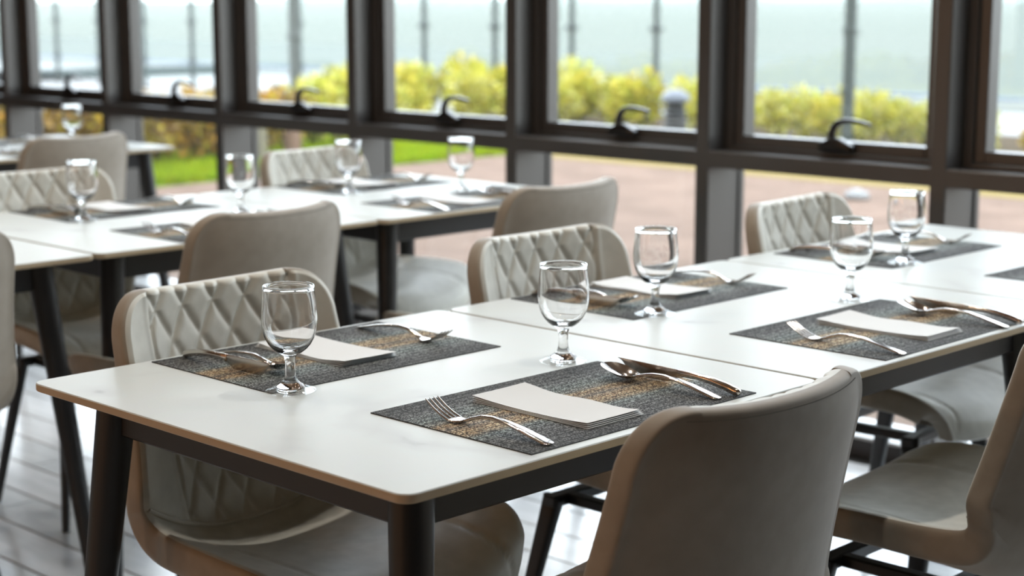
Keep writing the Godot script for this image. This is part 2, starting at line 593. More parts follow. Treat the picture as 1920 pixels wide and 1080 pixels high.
# ---------------------------------------------------------------- outside
func build_outside() -> void:
	var base := -0.02
	structure("plaza_paving", span(Vector3(4.19, -0.3, -10.1), Vector3(10.3, base, 8.0)), M.paving, "pale pink paving outside the windows", "paving")
	structure("tactile_strip", span(Vector3(10.3, -0.3, -10.1), Vector3(10.75, base + 0.003, 8.0)), M.tactile, "yellow strip along the far side of the pink paving", "paving strip")
	structure("planting_bed", span(Vector3(10.75, -0.3, -14.6), Vector3(15.2, base - 0.004, 8.0)), M.soil, "brown planting bed between the paving and the promenade", "ground")
	structure("lawn_ground", span(Vector3(3.0, -0.3, -14.6), Vector3(10.75, base + 0.002, -10.1)), M.lawn, "bright green lawn beyond the corner of the pink paving", "lawn")
	structure("promenade", span(Vector3(15.2, -0.3, -60.0), Vector3(18.4, base - 0.006, 20.0)), M.concrete, "white concrete promenade between the shrubs and the sea", "promenade")
	structure("promenade_far", span(Vector3(-4.0, -0.3, -60.0), Vector3(15.2, base - 0.008, -14.6)), M.concrete, "white paved ground beyond the hedge at the far left", "promenade")
	var wall := structure("sea_wall", span(Vector3(18.4, -1.2, -60.0), Vector3(18.8, 0.1, 20.0), 0.02), M.concrete, "low white sea wall at the edge of the promenade", "wall")
	part("painted_edge", span(Vector3(18.42, 0.1, -60.0), Vector3(18.78, 0.13, 20.0), 0.005), M.blue_paint, wall)
	structure("sea", span(Vector3(18.8, -3.0, -9500.0), Vector3(2600.0, -1.0, 2000.0)), M.sea, "pale green-blue sea filling the upper windows", "sea")

	var g0 := Geo.new()  # low shore added to hide the bright strip of sky at the horizon
	var crest := []
	var foot := []
	var rear := []
	for k in 141:
		var zz := -9500.0 + 80.0 * k
		var hh := 16.0 + 7.0 * sin(k * 0.7) + 5.0 * sin(k * 1.9 + 1.0)
		foot.append(Vector3(2450.0, -1.0, zz))
		crest.append(Vector3(2470.0 + 20.0 * sin(k * 1.3), hh, zz))
		rear.append(Vector3(2580.0, -1.0, zz))
	g0.grid([PackedVector3Array(foot), PackedVector3Array(crest), PackedVector3Array(rear)], false, true)
	structure("added_shore", g0, M.added_shore, "pale shore added to cover the bright sky line above the sea", "shore")
	structure("kerb_wall", span(Vector3(8.0, -0.3, -25.3), Vector3(18.4, 0.16, -25.0), 0.02), M.lamp_body, "low dark wall beyond the white ground at far left", "wall")

	# grass blades over the part of the lawn in view
	var blade := Geo.new()
	for k in 5:
		var a := TAU * k / 5.0
		var o := Vector3(cos(a), 0, sin(a)) * 0.02
		var s := Vector3(-sin(a), 0, cos(a)) * 0.006
		var tip := o * 2.4 + Vector3(0, 0.055, 0)
		blade.poly([o - s, o + s, tip])
	var mm := MultiMesh.new()
	mm.transform_format = MultiMesh.TRANSFORM_3D
	mm.use_colors = true
	mm.mesh = blade.mesh()
	mm.instance_count = 7000
	for i in mm.instance_count:
		var p := Vector3(rng.randf_range(4.6, 10.7), base + 0.001, rng.randf_range(-11.9, -10.12))
		mm.set_instance_transform(i, Transform3D(Basis(Vector3.UP, rng.randf() * TAU).scaled(Vector3.ONE * rng.randf_range(0.7, 1.4)), p))
		mm.set_instance_color(i, Color(rng.randf_range(0.75, 1.15), rng.randf_range(0.85, 1.1), rng.randf_range(0.6, 1.0)))
	var mi := MultiMeshInstance3D.new()
	mi.name = "grass"
	mi.multimesh = mm
	mi.material_override = M.blade_grass
	add_child(mi)
	tag(mi, "short bright green grass of the lawn seen under the rail", "grass", "", "stuff")

	build_shrubs(base)
	build_fence(base)

	var t := thing("lamp_post", "thick dark grey-green post rising behind the shrubs in the second window from right", "post", Vector3(12.75, base, -8.35))
	var g := Geo.new()
	g.lathe([Vector2(0.0, 0.0), Vector2(0.09, 0.0), Vector2(0.09, 0.03), Vector2(0.056, 0.05), Vector2(0.054, 3.6), Vector2(0.0, 3.6)], 20)
	part("pole", g, M.pole_dark, t)
	g = Geo.new()
	g.box(Vector3(-0.05, 1.05, 0.0), Vector3(0.06, 0.05, 0.07), 0.01)
	g.box(Vector3(-0.05, 0.52, 0.0), Vector3(0.06, 0.05, 0.07), 0.01)
	part("bracket", g, M.pole_dark, t)
	t = thing("flag_pole", "pale grey pole standing outside the fifth window from the right", "pole", Vector3(12.1, base, -15.4))
	g = Geo.new()
	g.lathe([Vector2(0.0, 0.0), Vector2(0.11, 0.0), Vector2(0.11, 0.03), Vector2(0.062, 0.06), Vector2(0.05, 5.0), Vector2(0.0, 5.0)], 20)
	part("pole", g, M.pole_pale, t)
	part("collar", box_geo(Vector3(0, 0.9, 0), Vector3(0.14, 0.06, 0.14), 0.02), M.pole_pale, t)

	# louvred garden lamp with a pale dome
	t = thing("garden_lamp", "dark louvred garden lamp with a pale dome beside the shrubs", "lamp", Vector3(11.75, base, -9.5))
	g = Geo.new()
	var prof := [Vector2(0.0, 0.0), Vector2(0.138, 0.0)]
	for k in 9:
		var y := 0.03 + 0.042 * k
		var r := 0.138 - 0.0056 * k
		prof.append_array([Vector2(r, y), Vector2(r - 0.014, y + 0.006), Vector2(r - 0.014, y + 0.026), Vector2(r - 0.003, y + 0.04)])
	prof.append(Vector2(0.07, 0.41))
	prof.append(Vector2(0.0, 0.41))
	g.lathe(prof, 28)
	part("louvred_body", g, M.lamp_body, t)
	g = Geo.new()
	prof = [Vector2(0.0, 0.41), Vector2(0.12, 0.41)]
	for k in 9:
		var a := PI / 2 * k / 8.0
		prof.append(Vector2(0.134 * cos(a), 0.425 + 0.10 * sin(a)))
	g.lathe(prof, 28)
	part("dome", g, M.lamp_dome, t)

	t = thing("cream_post", "slim cream post in front of the brown hedge", "post", Vector3(8.25, base, -10.95))
	part("shaft", box_geo(Vector3(0, 0.22, 0), Vector3(0.07, 0.44, 0.07), 0.008), M.cream, t)
	part("cap", box_geo(Vector3(0, 0.455, 0), Vector3(0.085, 0.03, 0.085), 0.008), M.cream, t)
	t = thing("stone_bollard", "square pinkish bollard right of the slim cream post", "bollard", Vector3(8.57, base, -10.95))
	part("shaft", box_geo(Vector3(0, 0.21, 0), Vector3(0.11, 0.42, 0.11), 0.01), M.pink_stone, t)
	part("cap", box_geo(Vector3(0, 0.44, 0), Vector3(0.13, 0.04, 0.13), 0.01), M.pink_stone, t)

	t = thing("ground_light", "small white ground light on the pink paving under the rail", "light fitting", Vector3(9.55, base, -6.16))
	g = Geo.new()
	g.lathe([Vector2(0, 0), Vector2(0.085, 0), Vector2(0.085, 0.03), Vector2(0.065, 0.05), Vector2(0, 0.055)], 24)
	part("cover", g, M.concrete, t)
	g = Geo.new()
	g.lathe([Vector2(0, 0.055), Vector2(0.03, 0.055), Vector2(0.025, 0.063), Vector2(0, 0.065)], 16)
	part("lens", g, M.sill, t)


func leaf_cloud(seed_: int, n: int, size: Vector3, tones: Array, leaf: float) -> ArrayMesh:
	var r := RandomNumberGenerator.new()
	r.seed = seed_
	var g := Geo.new()
	for i in n:
		var d := Vector3(r.randfn(), r.randfn(), r.randfn()).normalized()
		var rad := pow(r.randf(), 0.42)
		var lump := 0.82 + 0.25 * sin(5.0 * d.x + seed_) * cos(4.0 * d.z - seed_) + 0.12 * sin(9.0 * d.y + 3.0 * d.x)
		var p := Vector3(d.x * size.x, d.y * size.y * 0.5 + size.y * 0.55, d.z * size.z) 
		p = Vector3(d.x * size.x * rad * lump, size.y * (0.54 + 0.5 * d.y * rad * lump), d.z * size.z * rad * lump)
		var out := (d + Vector3(r.randfn(), r.randfn() + 0.6, r.randfn()) * 0.55).normalized()
		var side := out.cross(Vector3(r.randfn(), r.randfn(), r.randfn())).normalized()
		var nrm := side.cross(out).normalized()
		var l := leaf * r.randf_range(0.7, 1.3)
		var c: Color = tones[r.randi() % tones.size()]
		c = c * r.randf_range(0.6, 1.1)
		c.a = 1.0
		var first := g.v.size()
		g.vert(p)
		g.vert(p + out * l * 0.5 + side * l * 0.28 + nrm * l * 0.06)
		g.vert(p + out * l)
		g.vert(p + out * l * 0.5 - side * l * 0.28 + nrm * l * 0.06)
		g.tri(first, first + 1, first + 2)
		g.tri(first, first + 2, first + 3)
		for k in 4:
			g.col.append(c)
	return g.mesh()


func build_shrubs(base: float) -> void:
	var yellow := [Color(0.50, 0.44, 0.05), Color(0.42, 0.42, 0.06), Color(0.56, 0.47, 0.09), Color(0.34, 0.36, 0.06), Color(0.60, 0.55, 0.22)]
	var olive := [Color(0.38, 0.36, 0.04), Color(0.30, 0.32, 0.04), Color(0.48, 0.38, 0.05), Color(0.52, 0.43, 0.06)]
	var rust := [Color(0.50, 0.27, 0.05), Color(0.55, 0.36, 0.04), Color(0.32, 0.20, 0.07), Color(0.48, 0.40, 0.05), Color(0.26, 0.17, 0.08)]
	var brown := [Color(0.30, 0.20, 0.09), Color(0.22, 0.15, 0.08), Color(0.36, 0.27, 0.07), Color(0.42, 0.32, 0.05)]
	var kinds := {}
	for k in 3:
		kinds["yellow%d" % k] = leaf_cloud(100 + k, 900, Vector3(0.33, 0.6, 0.33), yellow if k != 1 else olive, 0.075)
		kinds["rust%d" % k] = leaf_cloud(200 + k, 1000, Vector3(0.27, 0.56, 0.27), rust if k != 1 else brown, 0.085)
	var stem := Geo.new()
	for k in 5:
		var a := TAU * k / 5.0 + 0.3
		stem.tube([Vector3(0.02 * cos(a), 0.0, 0.02 * sin(a)), Vector3(0.07 * cos(a), 0.15, 0.08 * sin(a)), Vector3(0.19 * cos(a), 0.38, 0.2 * sin(a))], 0.009, 6)
	var stem_mesh := stem.mesh()
	# the hedge before the promenade, x about 13.4
	var t := thing("hedge", "yellow-green hedge before the white promenade, seen through the right-hand upper windows", "hedge", Vector3(13.4, base - 0.004, -10.0))
	var z := 3.2
	var i := 0
	while z > -5.0:
		clump(t, kinds["yellow%d" % (i % 3)], stem_mesh, Vector3(rng.randf_range(-0.25, 0.25), 0, z - 0.7), rng.randf_range(0.86, 1.1) * lerpf(0.66, 1.0, clampf((3.0 - z) / 5.0, 0.0, 1.0)))
		z -= rng.randf_range(0.3, 0.42)
		i += 1
	for p in [[0.4, 1.25, 0.76], [0.35, 0.85, 0.74], [0.05, 2.0, 0.66], [-0.9, -2.9, 0.95], [-1.2, -3.7, 1.0], [-0.6, -1.9, 0.8], [-1.6, -4.3, 0.95]]:
		clump(t, kinds["yellow%d" % (i % 3)], stem_mesh, Vector3(p[0], 0, p[1]), p[2])
		i += 1
	t = thing("low_shrub", "low rusty brown shrub in the window at the right edge", "shrub", Vector3(13.3, base - 0.004, -6.35))
	for k in 4:
		clump(t, kinds["rust0"], stem_mesh, Vector3(rng.randf_range(-0.1, 0.1), 0, 0.45 - 0.32 * k), 0.42)
	# the rusty hedge along the lawn at the left
	t = thing("hedge", "brown and yellow hedge beyond the lawn, under the rail at left", "hedge", Vector3(7.5, base + 0.002, -11.5))
	var x := -3.0
	while x < 3.6:
		var far := -0.28 * maxf(0.0, x - 0.5)
		clump(t, kinds["rust%d" % (i % 3)] if x > -1.7 and x < 1.7 else kinds["yellow%d" % (i % 3)], stem_mesh, Vector3(x, 0, far + rng.randf_range(-0.15, 0.15)), rng.randf_range(0.9, 1.08) * 1.0)
		x += rng.randf_range(0.26, 0.36)
		i += 1


func clump(t: Node3D, foliage: Mesh, stem: Mesh, at: Vector3, s: float) -> void:
	var turn := rng.randf() * TAU
	var f := put("foliage", foliage, M.leaf, t, at)
	f.scale = Vector3.ONE * s
	f.rotation.y = turn
	f.set_meta("kind", "stuff")
	var b := put("stems", stem, M.bark, t, at)
	b.scale = Vector3.ONE * s
	b.rotation.y = turn


func build_fence(base: float) -> void:
	var t := thing("glass_fence", "tall glass windbreak with slim metal posts behind the shrubs", "fence", Vector3(14.3, base - 0.004, 0))
	var zs := []
	for k in 18:
		zs.append(-5.61 - 1.247 * k)
	var post := Geo.new()
	post.box(Vector3(0, 1.25, 0), Vector3(0.06, 2.5, 0.045), 0.005)
	var pm := post.mesh()
	var cl := Geo.new()
	cl.box(Vector3(-0.01, 0, 0), Vector3(0.07, 0.045, 0.16), 0.012)
	var cm := cl.mesh()
	for k in zs.size():
		var p := put("post", pm, M.post_metal, t, Vector3(0, 0, zs[k]))
		for y in [0.45, 1.0, 1.7]:
			put("clamp", cm, M.post_metal, p, Vector3(0, y, 0))
		if k:
			part("glass_panel", span(Vector3(-0.006, 0.12, zs[k] + 0.035), Vector3(0.006, 2.4, zs[k - 1] - 0.035)), M.fence_glass, t)


# ---------------------------------------------------------------- tables
func build_table(at: Vector3, label: String) -> void:
	var t := thing("dining_table", label, "table", at, 0.0, "square dining tables")
	t.set_meta("base", "dining_table")
	var h := 0.4
	var th := 0.013
	# slab with rounded corners and a small bevel
	var outline := func(inset: float, y: float) -> PackedVector3Array:
		var row := PackedVector3Array()
		var r := 0.020 - inset
		for c in 4:
			var s: Vector2 = [Vector2(1, 1), Vector2(1, -1), Vector2(-1, -1), Vector2(-1, 1)][c]
			for k in 7:
				var a := PI / 2 * (1.0 - k / 6.0) - PI / 2 * c
				row.append(Vector3(s.x * (h - 0.020) + r * cos(a), y, s.y * (h - 0.020) + r * sin(a)))
		return row
	var g := Geo.new()
	var top: PackedVector3Array = outline.call(0.0012, TOP)
	var rim: PackedVector3Array = outline.call(0.0, TOP - 0.0014)
	g.poly(Array(top))
	g.grid([rim, top], true)
	part("tabletop", g, M.marble, t)
	g = Geo.new()
	g.grid([outline.call(0.006, TOP - th), outline.call(0.002, TOP - th + 0.001), outline.call(0.0, TOP - th + 0.003), rim], true)
	var under := Array(outline.call(0.006, TOP - th))
	under.reverse()
	g.poly(under)
	part("edge_band", g, M.table_edge, t)
	# rails
	var d := 0.088
	var y0 := TOP - th - 0.062
	var y1 := TOP - th - 0.0005
	for s in [-1, 1]:
		part("rail", span(Vector3(-h + d, y0, s * (h - d) - 0.011), Vector3(h - d, y1, s * (h - d) + 0.011), 0.003), M.table_metal, t)
		part("rail", span(Vector3(s * (h - d) - 0.011, y0, -h + d), Vector3(s * (h - d) + 0.011, y1, h - d), 0.003), M.table_metal, t)
	for sx in [-1, 1]:
		for sz in [-1, 1]:
			g = Geo.new()
			var a := Vector3(sx * (h - 0.088), y1, sz * (h - 0.088))
			var b := Vector3(sx * (h - 0.022), 0.006, sz * (h - 0.022))
			g.bar(a, b, 0.0285, 0.0165, 24)
			var leg := part("leg", g, M.table_metal, t)
			g = Geo.new()
			g.lathe([Vector2(0, 0), Vector2(0.0165, 0), Vector2(0.0168, 0.008), Vector2(0, 0.008)], 16, Vector3(b.x, 0.0, b.z))
			part("foot", g, M.gasket, leg)


func build_tables() -> void:
	build_table(Vector3(1.585, 0, -1.729), "white marble-look square table nearest the camera")
	build_table(Vector3(2.392, 0, -1.722), "middle white table of the front row, joined to the nearest table")
	build_table(Vector3(3.198, 0, -1.724), "white table at the window end of the front row")
	build_table(Vector3(1.508, 0, -3.524), "white table at left frame edge in the second row")
	build_table(Vector3(2.318, 0, -3.530), "middle white table of the second row, behind grey chair back")
	build_table(Vector3(3.124, 0, -3.524), "white table at the window end of the second row")
	build_table(Vector3(3.170, 0, -5.660), "white table in the third row at upper left")


# ---------------------------------------------------------------- chairs
const SHELL := [   # z, y, half width, lift of the sides, their way forward, thickness
	[0.5578, 0.3940, 0.1620, 0.0087, -0.0303, 0.0347], [0.5498, 0.4284, 0.1862, 0.0166, -0.0289, 0.0470], [0.5135, 0.4542, 0.2142, 0.0249, -0.0170, 0.0519], [0.4388, 0.4700, 0.2367, 0.0342, -0.0023, 0.0514], [0.3228, 0.4686, 0.2377, 0.0409, -0.0022, 0.0499],
	[0.2139, 0.4591, 0.2230, 0.0478, -0.0063, 0.0535], [0.1456, 0.4513, 0.2113, 0.0597, 0.0044, 0.0559], [0.1123, 0.4662, 0.2210, 0.0670, 0.0270, 0.0462], [0.0849, 0.5207, 0.2232, 0.0408, 0.0554, 0.0411], [0.0646, 0.5965, 0.2153, 0.0199, 0.0616, 0.0396],
	[0.0445, 0.6903, 0.2064, 0.0120, 0.0580, 0.0381], [0.0244, 0.7812, 0.2020, 0.0120, 0.0540, 0.0352], [0.0220, 0.8328, 0.2056, 0.0150, 0.0500, 0.0299]]
const SEAM_V := 0.585


var shell_table := []


func fill_shell_table() -> void:            # z, y, half width, lift, forward, thickness, length from the front lip
	var n := SHELL.size() - 1
	var steps := 480
	var run := 0.0
	for k in steps + 1:
		var f := float(k) / steps * n
		var i := mini(int(f), n - 1)
		var out := []
		for q in 6:
			out.append(cubic_interpolate(SHELL[i][q], SHELL[i + 1][q], SHELL[maxi(i - 1, 0)][q], SHELL[mini(i + 2, n)][q], f - i))
		if k:
			run += Vector2(out[0] - shell_table[-1][0], out[1] - shell_table[-1][1]).length()
		out.append(run)
		shell_table.append(out)


func shell_row(v: float) -> Array:          # the same, and the half width inside the rounded top corners
	if shell_table.is_empty():
		fill_shell_table()
	var f := clampf(v, 0.0, 1.0) * (shell_table.size() - 1)
	var i := mini(int(f), shell_table.size() - 2)
	var out := []
	for q in 7:
		out.append(lerpf(shell_table[i][q], shell_table[i + 1][q], f - i))
	var left: float = shell_table[-1][6] - out[6]
	var r := 0.066
	var inset := 0.0
	if left < r:
		inset = r - sqrt(maxf(0.0, r * r - (r - left) * (r - left)))
	out.append(out[2] - inset)
	return out


func shell_pos(v: float, x: float) -> Vector3:
	var s := shell_row(v)
	var f := pow(absf(x) / s[2], 2.3)
	return Vector3(x, s[1] + s[3] * f, s[0] + s[4] * f)


func shell_at(v: float, u: float) -> Vector3:
	return shell_pos(v, shell_row(v)[7] * u)


func shell_normal(v: float, u: float) -> Vector3:
	var e := 0.004
	var v0 := clampf(v - e, 0.0, 0.995)
	var v1 := clampf(v + e, 0.005, 1.0)
	var x: float = shell_row(v)[7] * u
	var dv := shell_pos(v1, x) - shell_pos(v0, x)
	dv.x = 0.0
	return Vector3.RIGHT.cross(dv).normalized()


func groove(d: float, width: float) -> float:
	return exp(-d * d / (width * width))


func soft_relief(v: float, p: Vector3, u: float) -> float:
	var x := absf(p.x)
	if v <= SEAM_V:                         # seat: one seam along each side panel and a little softness
		var g := -0.0035 * groove(x - 0.150 - 0.02 * (0.5 - v), 0.004) * smoothstep(0.02, 0.06, v) * (1.0 - smoothstep(0.50, 0.57, v))
		return g + 0.002 * sin(p.z * 34.0) * sin(p.x * 22.0) * (1.0 - absf(u))
	var down := p.y - 0.5
	var half := 0.128 + 0.014 * smoothstep(0.5, 0.83, p.y)
	var fade := smoothstep(SEAM_V, SEAM_V + 0.02, v)
	var out := -0.004 * groove(x - half, 0.0032) + 0.0022 * groove(x - half - 0.008, 0.004)
	if x < half:
		var a := p.x / 0.062 + down / 0.104
		var b := p.x / 0.062 - down / 0.104
		var d := minf(absf(a - roundf(a)), absf(b - roundf(b))) * 2.0
		out += 0.0072 * (1.0 - pow(1.0 - clampf(d * 1.55, 0.0, 1.0), 2.5)) - 0.003
	else:
		out += 0.003
	return out * fade


func shell_mesh(v0: float, v1: float, nv: int, nu: int, outer: bool) -> ArrayMesh:
	# the sitter's side of the shell, or its outer cover with the rolled edge
	var rim_n := 9
	var back_n := 28
	var loops := []
	var mids := []
	var vs := []
	for i in nv + 1:
		var t := float(i) / nv
		if v1 >= 1.0:
			t = 1.0 - pow(1.0 - t, 1.9)
		vs.append(lerpf(v0, v1, t))
	for v in vs:
		var th: float = shell_row(v)[5]
		var loop := PackedVector3Array()
		var mid := PackedVector3Array()
		for j in nu + 1:
			var u := -1.0 + 2.0 * j / nu
			var p: Vector3 = shell_at(v, u)
			var n: Vector3 = shell_normal(v, u)
			loop.append(p + n * (soft_relief(v, p, u)))
			mid.append(p - n * th * 0.5)
		for side in [1, -1]:
			var p: Vector3 = shell_at(v, side)
			var n: Vector3 = shell_normal(v, side)
			var du := Vector3(side, 0, 0)
			var lean := clampf(1.0 - (shell_table[-1][6] - shell_row(v)[6]) / 0.066, 0.0, 1.0)
			var up := 0.72 * (shell_pos(minf(v + 0.004, 1.0), p.x) - shell_pos(minf(v + 0.004, 1.0) - 0.008, p.x)).normalized()
			du = du * sqrt(1.0 - lean * lean) + up * lean       # square to the outline in the rounded corners
			var c := p - n * th * 0.5
			for k in range(1, rim_n):
				var a := PI * k / rim_n
				var ca: float = signf(cos(a)) * pow(absf(cos(a)), 0.55)
				var sa: float = pow(absf(sin(a)), 0.55)
				var q: Vector3 = c + n * (ca * th * 0.5) * side + du * (sa * minf(0.0125, th * 0.42))
				if side < 0:
					q = c + n * (-ca * th * 0.5) + du * (sa * minf(0.0125, th * 0.42))
				loop.append(q)
				mid.append(c)
			if side > 0:
				for j in back_n + 1:
					var u := 1.0 - 2.0 * j / back_n
					var pp := shell_at(v, u)
					var nn := shell_normal(v, u)
					loop.append(pp - nn * th)
					mid.append(pp - nn * th * 0.5)
		loops.append(loop)
		mids.append(mid)
	# close the front lip or the top edge with a rounded roll
	var cap := func(at: int) -> Array:
		var rows := []
		var lp: PackedVector3Array = loops[at]
		var md: PackedVector3Array = mids[at]
		for k in range(1, 7):
			var a := PI / 2 * k / 6.0
			var row := PackedVector3Array()
			for j in lp.size():
				var x := clampf(md[j].x, -0.15, 0.15)
				var dir := shell_pos(1.0, x) - shell_pos(0.985, x) if at else shell_pos(0.0, x) - shell_pos(0.012, x)
				dir.x = 0.0
				dir = dir.normalized()
				var off := lp[j] - md[j]
				var rise := off.dot(dir)
				row.append(md[j] + (off - dir * rise) * pow(cos(a), 0.7) + dir * maxf(rise, 0.009 * sin(a)))
			rows.append(row)
		return rows
	var rows := loops.duplicate()
	if v1 >= 1.0:
		rows.append_array(cap.call(loops.size() - 1))
	if v0 <= 0.0:
		var front: Array = cap.call(0)
		front.reverse()
		rows = front + rows
	var cut := []
	for row in rows:
		var whole: PackedVector3Array = row
		if outer:
			var rest := whole.slice(nu + 2)
			rest.append(whole[0])
			rest.insert(0, whole[nu + 1])
			rest.remove_at(rest.size() - 1)
			cut.append(rest)
		else:
			var face := whole.slice(0, nu + 2)
			face.insert(0, whole[whole.size() - 1])
			cut.append(face)
	var g := Geo.new()
	g.grid(cut)
	return g.mesh()


func make_chair(label: String) -> Node3D:
	# stands on the floor, faces +z; the middle of its top edge is above the origin
	var t := thing("dining_chair", label, "chair", Vector3.ZERO, 0.0, "grey upholstered dining chairs")
	t.set_meta("base", "dining_chair")
	var seat := put("seat", shell_mesh(0.0, SEAM_V, 60, 64, false), M.leather, t)
	var back := put("backrest", shell_mesh(SEAM_V, 1.0, 96, 128, false), M.leather, t)
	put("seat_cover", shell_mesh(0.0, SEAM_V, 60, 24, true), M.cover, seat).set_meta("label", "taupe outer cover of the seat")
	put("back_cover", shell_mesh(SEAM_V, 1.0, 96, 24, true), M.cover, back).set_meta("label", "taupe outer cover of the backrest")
	var path := []
	for j in 41:
		var u := -1.0 + j / 20.0
		var p: Vector3 = shell_at(SEAM_V, u)
		path.append(p + shell_normal(SEAM_V, u) * 0.001)
	var g := Geo.new()
	g.tube(path, 0.0038, 8)
	part("piping", g, M.leather, seat)
	# stitches along the outer top edge, a few centimetres long row of short threads
	g = Geo.new()
	for j in 92:
		var u: float = -0.97 + 1.94 * j / 91.0
		var v := 0.99
		var n: Vector3 = shell_normal(v, u)
		var p: Vector3 = shell_at(v, u) - n * (shell_row(v)[5] + 0.0002)
		var q: Vector3 = shell_at(v, u + 0.012) - n * (shell_row(v)[5] + 0.0002)
		g.box((p + q) * 0.5, Vector3(0.0022, 0.0009, 0.0009))
	part("stitching", g, M.thread, back)
	# steel underframe and four tapered legs
	g = Geo.new()
	g.box(Vector3(0, 0.378, 0.215), Vector3(0.34, 0.022, 0.03), 0.003)
	g.box(Vector3(0, 0.378, 0.425), Vector3(0.34, 0.022, 0.03), 0.003)
	for s in [-1, 1]:
		g.box(Vector3(s * 0.12, 0.378, 0.32), Vector3(0.025, 0.02, 0.2), 0.003)
	part("underframe", g, M.chair_metal, t)
	for s in [-1, 1]:
		for e in [[0.215, 0.135], [0.425, 0.485]]:
			g = Geo.new()
			var a := Vector3(s * 0.155, 0.385, e[0])
			var b := Vector3(s * 0.205, 0.0, e[1])
			var dn := (b - a).normalized()
			var across := Vector3(0, 0, 1)
			var other := across.cross(dn).normalized()
			across = dn.cross(other).normalized()
			g.loft([[a, 0.021, 0.012, across, other], [a.lerp(b, 0.12), 0.019, 0.011, across, other], [a.lerp(b, 0.99), 0.009, 0.008, across, other], [b, 0.0088, 0.0078, across, other]], 16, 4.0)
			part("leg", g, M.chair_metal, t)
	return t


func build_chairs() -> void:
	var c := make_chair("grey quilted chair at the near left, facing across the nearest table")
	c.position = Vector3(1.560, 0, -2.233)
	c.rotation.y = 0.04
	var rest := [
		[1.556, -1.084, 3.115, "large foreground grey chair seen from behind at the nearest table"],
		[2.335, -2.252, 0.008, "quilted grey chair on the far side of the middle front-row table"],
		[2.401, -1.056, 3.155, "grey chair cut by the right frame edge, its seat in view"],
		[3.130, -2.226, 0.080, "quilted grey chair beside the windows at the front row's end"],
		[3.220, -1.050, 3.142, "grey chair tucked under front-row window-end table, mostly outside the frame"],
		[1.445, -2.963, 3.150, "grey chair back cut by the left frame edge in the second row"],
		[2.218, -2.868, 3.215, "grey chair seen from behind at the second row's middle table"],
		[3.032, -2.750, 3.180, "grey chair seen from behind at the second row's window end"],
		[2.268, -4.034, -0.02, "quilted grey chair at far left behind the second row"],
		[3.180, -4.028, 0.11, "quilted grey chair at second row's window end, facing the camera"],
		[2.980, -4.910, 3.260, "grey chair seen from behind before the third-row table"]]
	for r in rest:
		dup(c, Vector3(r[0], 0, r[1]), r[2], r[3])


# ---------------------------------------------------------------- place settings
func path_loft(g: Geo, rows: Array, seg := 14, power := 2.0) -> void:
	# rows: z, y, half width, half thickness
	var secs := []
	for i in rows.size():
		var a: Array = rows[maxi(i - 1, 0)]
		var b: Array = rows[mini(i + 1, rows.size() - 1)]
		var t := Vector3(0, b[1] - a[1], b[0] - a[0]).normalized()
		secs.append([Vector3(0, rows[i][1], rows[i][0]), rows[i][2], rows[i][3], Vector3.RIGHT, t.cross(Vector3.RIGHT).normalized()])
	g.loft(secs, seg, power)


func make_fork() -> Node3D:
	var t := thing("fork", "", "fork")
	var g := Geo.new()
	path_loft(g, [[0.1035, 0.0016, 0.004, 0.0008], [0.1025, 0.0019, 0.0075, 0.0013], [0.098, 0.0026, 0.009, 0.0017], [0.08, 0.0062, 0.0092, 0.0019], [0.055, 0.0112, 0.0078, 0.0021], [0.03, 0.0150, 0.0058, 0.0023], [0.005, 0.0166, 0.0044, 0.0025], [-0.015, 0.0150, 0.0036, 0.0026], [-0.032, 0.0100, 0.0034, 0.0026], [-0.043, 0.0058, 0.0042, 0.0022], [-0.049, 0.0040, 0.0060, 0.0018]], 14, 2.6)
	part("handle", g, M.steel, t)
	g = Geo.new()
	path_loft(g, [[-0.048, 0.0042, 0.0056, 0.0016], [-0.054, 0.0032, 0.0096, 0.0014], [-0.060, 0.0028, 0.0122, 0.0013], [-0.067, 0.0034, 0.0129, 0.0012], [-0.0685, 0.0037, 0.0129, 0.0012]], 14, 4.0)
	part("head", g, M.steel, t)
	g = Geo.new()
	path_loft(g, [[-0.066, 0.0034, 0.0019, 0.0012], [-0.080, 0.0074, 0.0017, 0.0012], [-0.094, 0.0142, 0.0015, 0.0011], [-0.106, 0.0218, 0.0012, 0.0009], [-0.110, 0.0246, 0.0005, 0.0004]], 8, 3.0)
	var tine := g.mesh()
	for k in 4:
		put("tine", tine, M.steel, t, Vector3(-0.0108 + 0.0072 * k, 0, 0))
	return t


